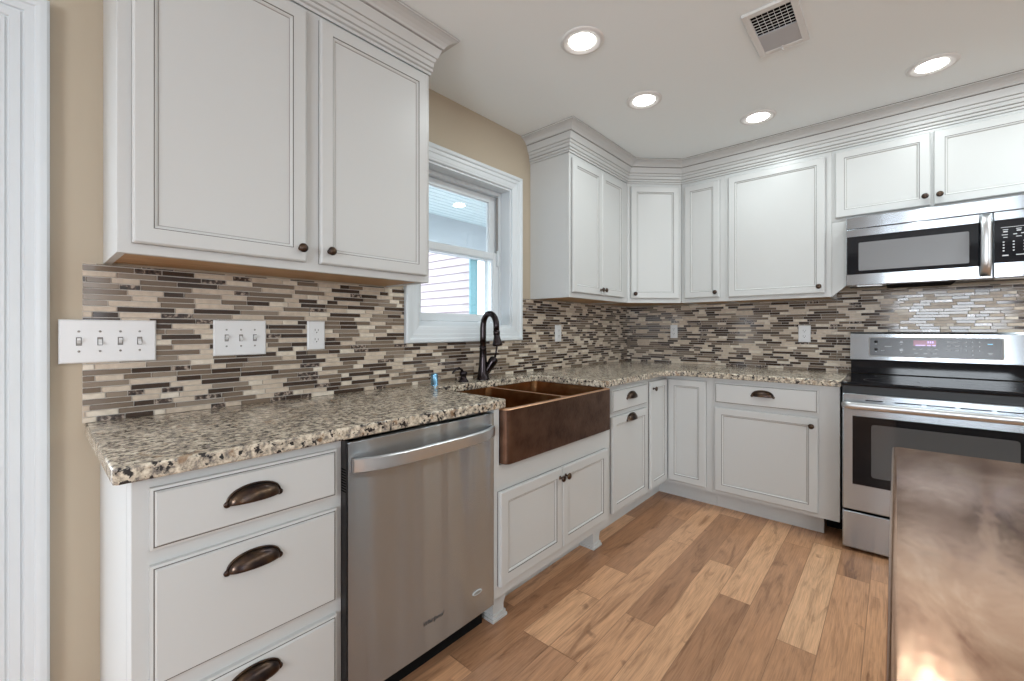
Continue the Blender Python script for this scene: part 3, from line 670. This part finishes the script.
# ------------------------------------------------------------------ SWITCHES AND OUTLETS (local frame; plate centre)
def plate(name, label, cat, x, z, wd, ht, loc=(0, 0, 0), rotz=0, toggles=(), outlet=False, yb=-.0086, blank=False, group=None):
    ca, sa = math.cos(rotz), math.sin(rotz)
    t_ = thing(name, label, cat, (loc[0] + ca * x - sa * yb, loc[1] + sa * x + ca * yb, z), rotz, group)
    mb = MB(); mb.rings(-wd / 2, wd / 2, -ht / 2, ht / 2, [(0, 0, None), (0, -.003, None), (.0025, -.006, None), (.005, -.0068, None)], M_plate)
    for tx in toggles:
        for zz in (-.030, .030): mb.lathe([(.0033, 0), (.0033, .0012), (0, .0014)], M_glaze2, (tx, -.0066, zz), (0, -1, 0), 10)
    mb.build('plate', t_)
    for i, tx in enumerate(toggles):
        mb = MB(); mb.rings(tx - .0062, tx + .0062, -.0125, .0125, [(0, -.0066, None), (.0003, -.0082, None), (.0011, -.0082, M_slot), (.0012, -.0070, M_slot)], M_glaze2)
        up = 1 if i % 2 == 0 else -1
        mb.prism([(-.007, -.006), (-.007, .006), (-.017, .0075 * up + .002), (-.017, .0075 * up - .003)][::1], tx - .0040, tx + .0040, M_plate, axis='x'); mb.build('toggle', t_)
    if outlet:
        for zz in (-.0195, .0195):
            mb = MB(); pts = [(.0165 * math.cos(2 * PI * i / 24), max(-.0135, min(.0135, .0165 * math.sin(2 * PI * i / 24))) + zz) for i in range(24)]
            mb.prism(pts, -.0085, -.0066, M_plate, axis='y')
            mb.box(-.0075, -.0055, -.0088, -.008, zz - .001, zz + .008, M_slot); mb.box(.0055, .0075, -.0088, -.008, zz - .001, zz + .007, M_slot); mb.lathe([(.0026, 0), (.0026, .0006), (0, .0006)], M_slot, (0, -.0083, zz - .007), (0, -1, 0), 10)
            mb.lathe([(.0002, 0), (.0002, .0001)], M_slot, (0, -.0083, zz), (0, -1, 0), 6)
            mb.build('receptacle', t_)
    return t_
plate('light_switch', 'white four gang toggle switch plate bridging the wall and the mosaic edge', 'light switch', (-3.572 - 3.350) / 2, 1.161, .222, .131, toggles=(-.069, -.023, .023, .069), group='switch plates')
plate('light_switch', 'white three gang toggle switch plate on the mosaic under the wall cabinet', 'light switch', -3.105, 1.166, .172, .129, toggles=(-.046, 0, .046), group='switch plates')
plate('wall_outlet', 'white duplex outlet on the mosaic between the switches and window', 'outlet', -2.826, 1.172, .073, .119, outlet=True, group='wall outlets')
plate('wall_outlet', 'white duplex outlet on the mosaic right of the window', 'outlet', -1.086, 1.169, .073, .119, outlet=True, group='wall outlets')
plate('wall_outlet', 'small white duplex outlet on the mosaic nearest the inside corner', 'outlet', .437, 1.180, .060, .112, rotz=RB, outlet=True, group='wall outlets')
plate('wall_outlet', 'white duplex outlet on the mosaic just left of the stove', 'outlet', 1.358, 1.167, .073, .119, rotz=RB, outlet=True, group='wall outlets')

# ------------------------------------------------------------------ RANGE (local: x right along wall B, origin at its left side)
t_ = thing('range_stove', 'stainless steel freestanding electric range with black glass top', 'stove', (0, -1.6165, 0), RB)
W = .762
mb = MB(); mb.box(0, W, -.638, -.012, .03, .893, M_blackm)
for fx in (.05, W - .05):
    for fy in (-.58, -.08): mb.lathe([(.018, 0), (.018, .03)], M_blackm, (fx, fy, 0), (0, 0, 1), 12)
mb.build('body', t_)
mb = MB(); mb.box(.002, W - .002, -.678, -.6385, .018, .215, M_steelh, .006, 3); mb.box(.012, W - .012, -.650, -.6385, .215, .224, M_void); mb.build('storage_drawer', t_)
mb = MB(); mb.box(.002, W - .002, -.680, -.6385, .226, .853, M_steelh, .006, 3); dr = mb.build('oven_door', t_)
mb = MB(); mb.box(.046, W - .046, -.6825, -.6795, .366, .733, M_black, .001, 1); mb.build('door_glass', dr)
mb = MB(); mb.prism([(a, b_) for a, b_ in arc(.124 + .012, .416 + .012, .012, 180, 270, 4) + arc(W - .136, .428, .012, 270, 360, 4) + arc(W - .136, .683, .012, 0, 90, 4) + arc(.136, .683, .012, 90, 180, 4)], -.6832, -.6824, M_ovenglass, axis='y'); mb.build('oven_window', dr)
mb = MB(); hp = [(x, -.684 - .046 * min(1, (1 - abs(x / W * 2 - 1)) * 16) , .793) for x in [.012, .020, .03, .045, .08, .2, .38, .56, .68, W - .045, W - .03, W - .02, W - .012]]
mb.tube(hp, [.013] * 13, M_steelp, 14, flat=1.5, up=(0, 0, 1)); mb.build('oven_handle', dr)
mb = MB()
for i in range(5): mb.box(.10 + i * .117, .10 + i * .117 + (.10 if i else .07), -.6812, -.6795, .818, .823, M_void)
mb.build('vent_slot', dr)
mb = MB(); mb.box(-.004, W + .004, -.690, -.075, .8935, .915, M_black, .008, 3)
for bx, by, br in ((.20, -.50, .115), (.56, -.50, .09), (.20, -.22, .075), (.56, -.22, .1)):
    mb.lathe([(br, 0), (br, .0004), (br - .002, .0004), (br - .002, 0)], mat('burner_ring', (.10, .10, .10), .3), (bx, by, .9148), (0, 0, 1), 40)
mb.build('cooktop', t_)
mb = MB(); mb.box(.003, W - .003, -.072, -.012, .9155, 1.0, M_black, .004, 2); mb.box(.012, W - .012, -.060, -.012, .999, 1.004, M_void)
mb.prism([(-.012, 1.0), (-.088, 1.0), (-.092, 1.006), (-.082, 1.168), (-.074, 1.180), (-.012, 1.180)], 0, W, M_steelh, axis='x'); bgd = mb.build('backguard', t_)
bk = Matrix.Translation((0, -.0875, 1.088)) @ Matrix.Rotation(R(-3.5), 4, 'X')
def onpanel(name, mbx, par): mbx.bm.transform(bk); return mbx.build(name, par)
mb = MB(); mb.prism(arc(.092 + .010, -.060 + .010, .010, 180, 270, 4) + arc(.654, -.050, .010, 270, 360, 4) + arc(.654, .050, .010, 0, 90, 4) + arc(.102, .050, .010, 90, 180, 4), -.0040, .0005, M_glaze2, axis='y')
mb.prism(arc(.106, -.047, .008, 180, 270, 4) + arc(.650, -.047, .008, 270, 360, 4) + arc(.650, .047, .008, 0, 90, 4) + arc(.106, .047, .008, 90, 180, 4), -.0048, -.0035, mat('panel_charcoal', (.035, .035, .038), .25), axis='y')
cp = onpanel('control_panel', mb, bgd)
mb = MB(); mb.box(.300, .398, -.0054, -.0045, .010, .043, M_disp); onpanel('display', mb, cp)
mb = MB()
for i in range(3): mb.box(.362 + i * .0095, .3675 + i * .0095, -.0058, -.0053, .027, .038, M_digit)
for a, b_ in ((.310, .352), (.360, .375), (.382, .396)): mb.box(a, b_, -.0058, -.0053, .011, .016, M_digit)
onpanel('display_digits', mb, cp)
def P_(x, z, w_=.012, h_=.0025, m_=M_white, name='key_marking'):
    q = MB(); q.box(x - w_ / 2, x + w_ / 2, -.0054, -.0047, z - h_ / 2, z + h_ / 2, m_); return onpanel(name, q, bgd)
for x, z in ((.128, .032), (.128, -.016), (.246, .032), (.246, -.016)): P_(x, z, .016, .014, M_black, 'burner_button'); P_(x, z - .014, .007, .002)
P_(.186, .004, .034, .0025); P_(.160, -.022, .016, .0025)
for x in (.304, .332, .368, .398): P_(x, -.010, .014, .003)
for x in (.312, .352, .392): P_(x, -.034, .016, .003)
P_(.465, .036, .045, .0025)
for x in (.450, .484):
    for z in (.012, -.012): P_(x, z, .015, .003)
for i, x in enumerate((.520, .545, .572)):
    for z in (.036, .012, -.012): P_(x, z, .004, .006)
P_(.546, -.036, .004, .006); P_(.612, .026, .020, .004, M_cyan); P_(.612, -.024, .020, .003); P_(.612, -.029, .012, .003)

# ------------------------------------------------------------------ MICROWAVE
t_ = thing('microwave', 'stainless steel over the range microwave with black window and keypad', 'microwave', (0, -1.6165, 0), RB)
MF = -.400
mb = MB(); mb.box(.0, W, MF + .03, -.012, 1.468, 1.856, M_blackm); mb.box(0, W, MF + .03, -.30, 1.456, 1.468, mat('microwave_grey', (.3, .3, .31), .4)); mb.build('body', t_)
mb = MB(); mb.box(0, W, MF - .0, MF + .0295, 1.789, 1.857, M_steelh, .003, 2); mb.build('vent_grille', t_)
mb = MB(); mb.box(0, .586, MF - .004, MF + .0295, 1.456, 1.786, M_steelh, .003, 2); dr = mb.build('door', t_)
mb = MB(); mb.box(.004, .542, MF - .0055, MF - .0038, 1.520, 1.742, M_black, .0008, 1); mb.build('door_glass', dr)
mb = MB(); mb.prism(arc(.064, 1.546, .006, 180, 270, 3) + arc(.498, 1.546, .006, 270, 360, 3) + arc(.498, 1.698, .006, 0, 90, 3) + arc(.064, 1.698, .006, 90, 180, 3), MF - .0064, MF - .0054, M_mwglass, axis='y'); mb.build('window', dr)
mb = MB(); n = 16; pr = []
for i in range(n + 1): q = i / n * 2 - 1; pr.append((MF - .006 - .040 * (1 - q ** 4), 1.624 + q * .158))
rg_ = [[mb.bm.verts.new((.560 + dx, y + dy, z)) for dx, dy in ((-.020, .002), (-.018, -.005), (-.007, -.009), (.007, -.009), (.018, -.005), (.020, .002))] for y, z in pr]
fs = []
for a, b_ in zip(rg_, rg_[1:]):
    for i in range(6): f = mb.bm.faces.new([a[i], a[(i + 1) % 6], b_[(i + 1) % 6], b_[i]]); f.smooth = i < 5; f.material_index = mb.mi(M_steelp); fs.append(f)
for q in (rg_[0], rg_[-1]): fs.append(mb.bm.faces.new(q))
bmesh.ops.recalc_face_normals(mb.bm, faces=fs); mb.build('handle', dr)
mb = MB(); mb.box(.5885, W, MF - .004, MF + .0295, 1.456, 1.786, M_steelh, .003, 2); mb.box(.590, W - .004, MF - .0055, MF - .0038, 1.530, 1.745, M_black, .0008, 1); cpn = mb.build('control_panel', t_)
def P2(x, z, w_, h_):
    q = MB(); q.box(x - w_ / 2, x + w_ / 2, MF - .0062, MF - .0054, z - h_ / 2, z + h_ / 2, M_white); return q.build('key_marking', cpn)
P2(.655, 1.705, .085, .002); P2(.628, 1.693, .018, .003); P2(.628, 1.683, .015, .006); P2(.672, 1.694, .018, .003); P2(.672, 1.685, .015, .005); P2(.626, 1.668, .02, .003); P2(.66, 1.668, .012, .004); P2(.690, 1.670, .022, .004); P2(.628, 1.655, .014, .003); P2(.672, 1.656, .018, .003)
for x in (.622, .655, .690):
    for i in range(4): P2(x, 1.632 - i * .0145, .006, .005)
P2(.628, 1.565, .02, .006); P2(.678, 1.566, .03, .004)
mb = MB(); mb.box(.18, .46, -.35, -.10, 1.452, 1.4679, M_void, .003); mb.build('underside_filter', t_)
mb = MB(); mb.box(.05, .16, -.36, -.31, 1.4525, 1.456, M_steelp); mb.build('lamp_cover', t_)
mb = MB(); mb.box(.60, .72, -.36, -.31, 1.4525, 1.456, M_ledring); mb.build('lamp_cover', t_)

# ------------------------------------------------------------------ ISLAND
t_ = thing('kitchen_island', 'island with a shiny worn copper sheet top in the right foreground', 'kitchen island', (-2.87, -2.44, 0))
# local box: x +-.58 , y +-.61
mb = MB(); mb.box(-.555, .555, -.585, .585, .10, .868, M_cab, .002, 1); mb.box(-.50, .50, -.53, .53, 0, .10, M_cab)
mb.build('body', t_)
mb = MB(); mb.prism(arc(.581 - .008, .611 - .008, .008, 0, 90, 3) + arc(-.573, .603, .008, 90, 180, 3) + arc(-.573, -.603, .008, 180, 270, 3) + arc(.573, -.603, .008, 270, 360, 3), .869, .926, M_cop, .008, 3); mb.build('copper_top', t_)
for i in (0, 1):
    dd = door_mesh(-.52 + i * .53, -.01 + i * .53, .14, .84, -.605).build('door', t_); dd.rotation_euler.z = PI
# paving far outside
mb = MB(); mb.box(-30, 30, -30, 30, -.5, -.45, M_pave); o = mb.build('ground'); tag(o, kind='structure')
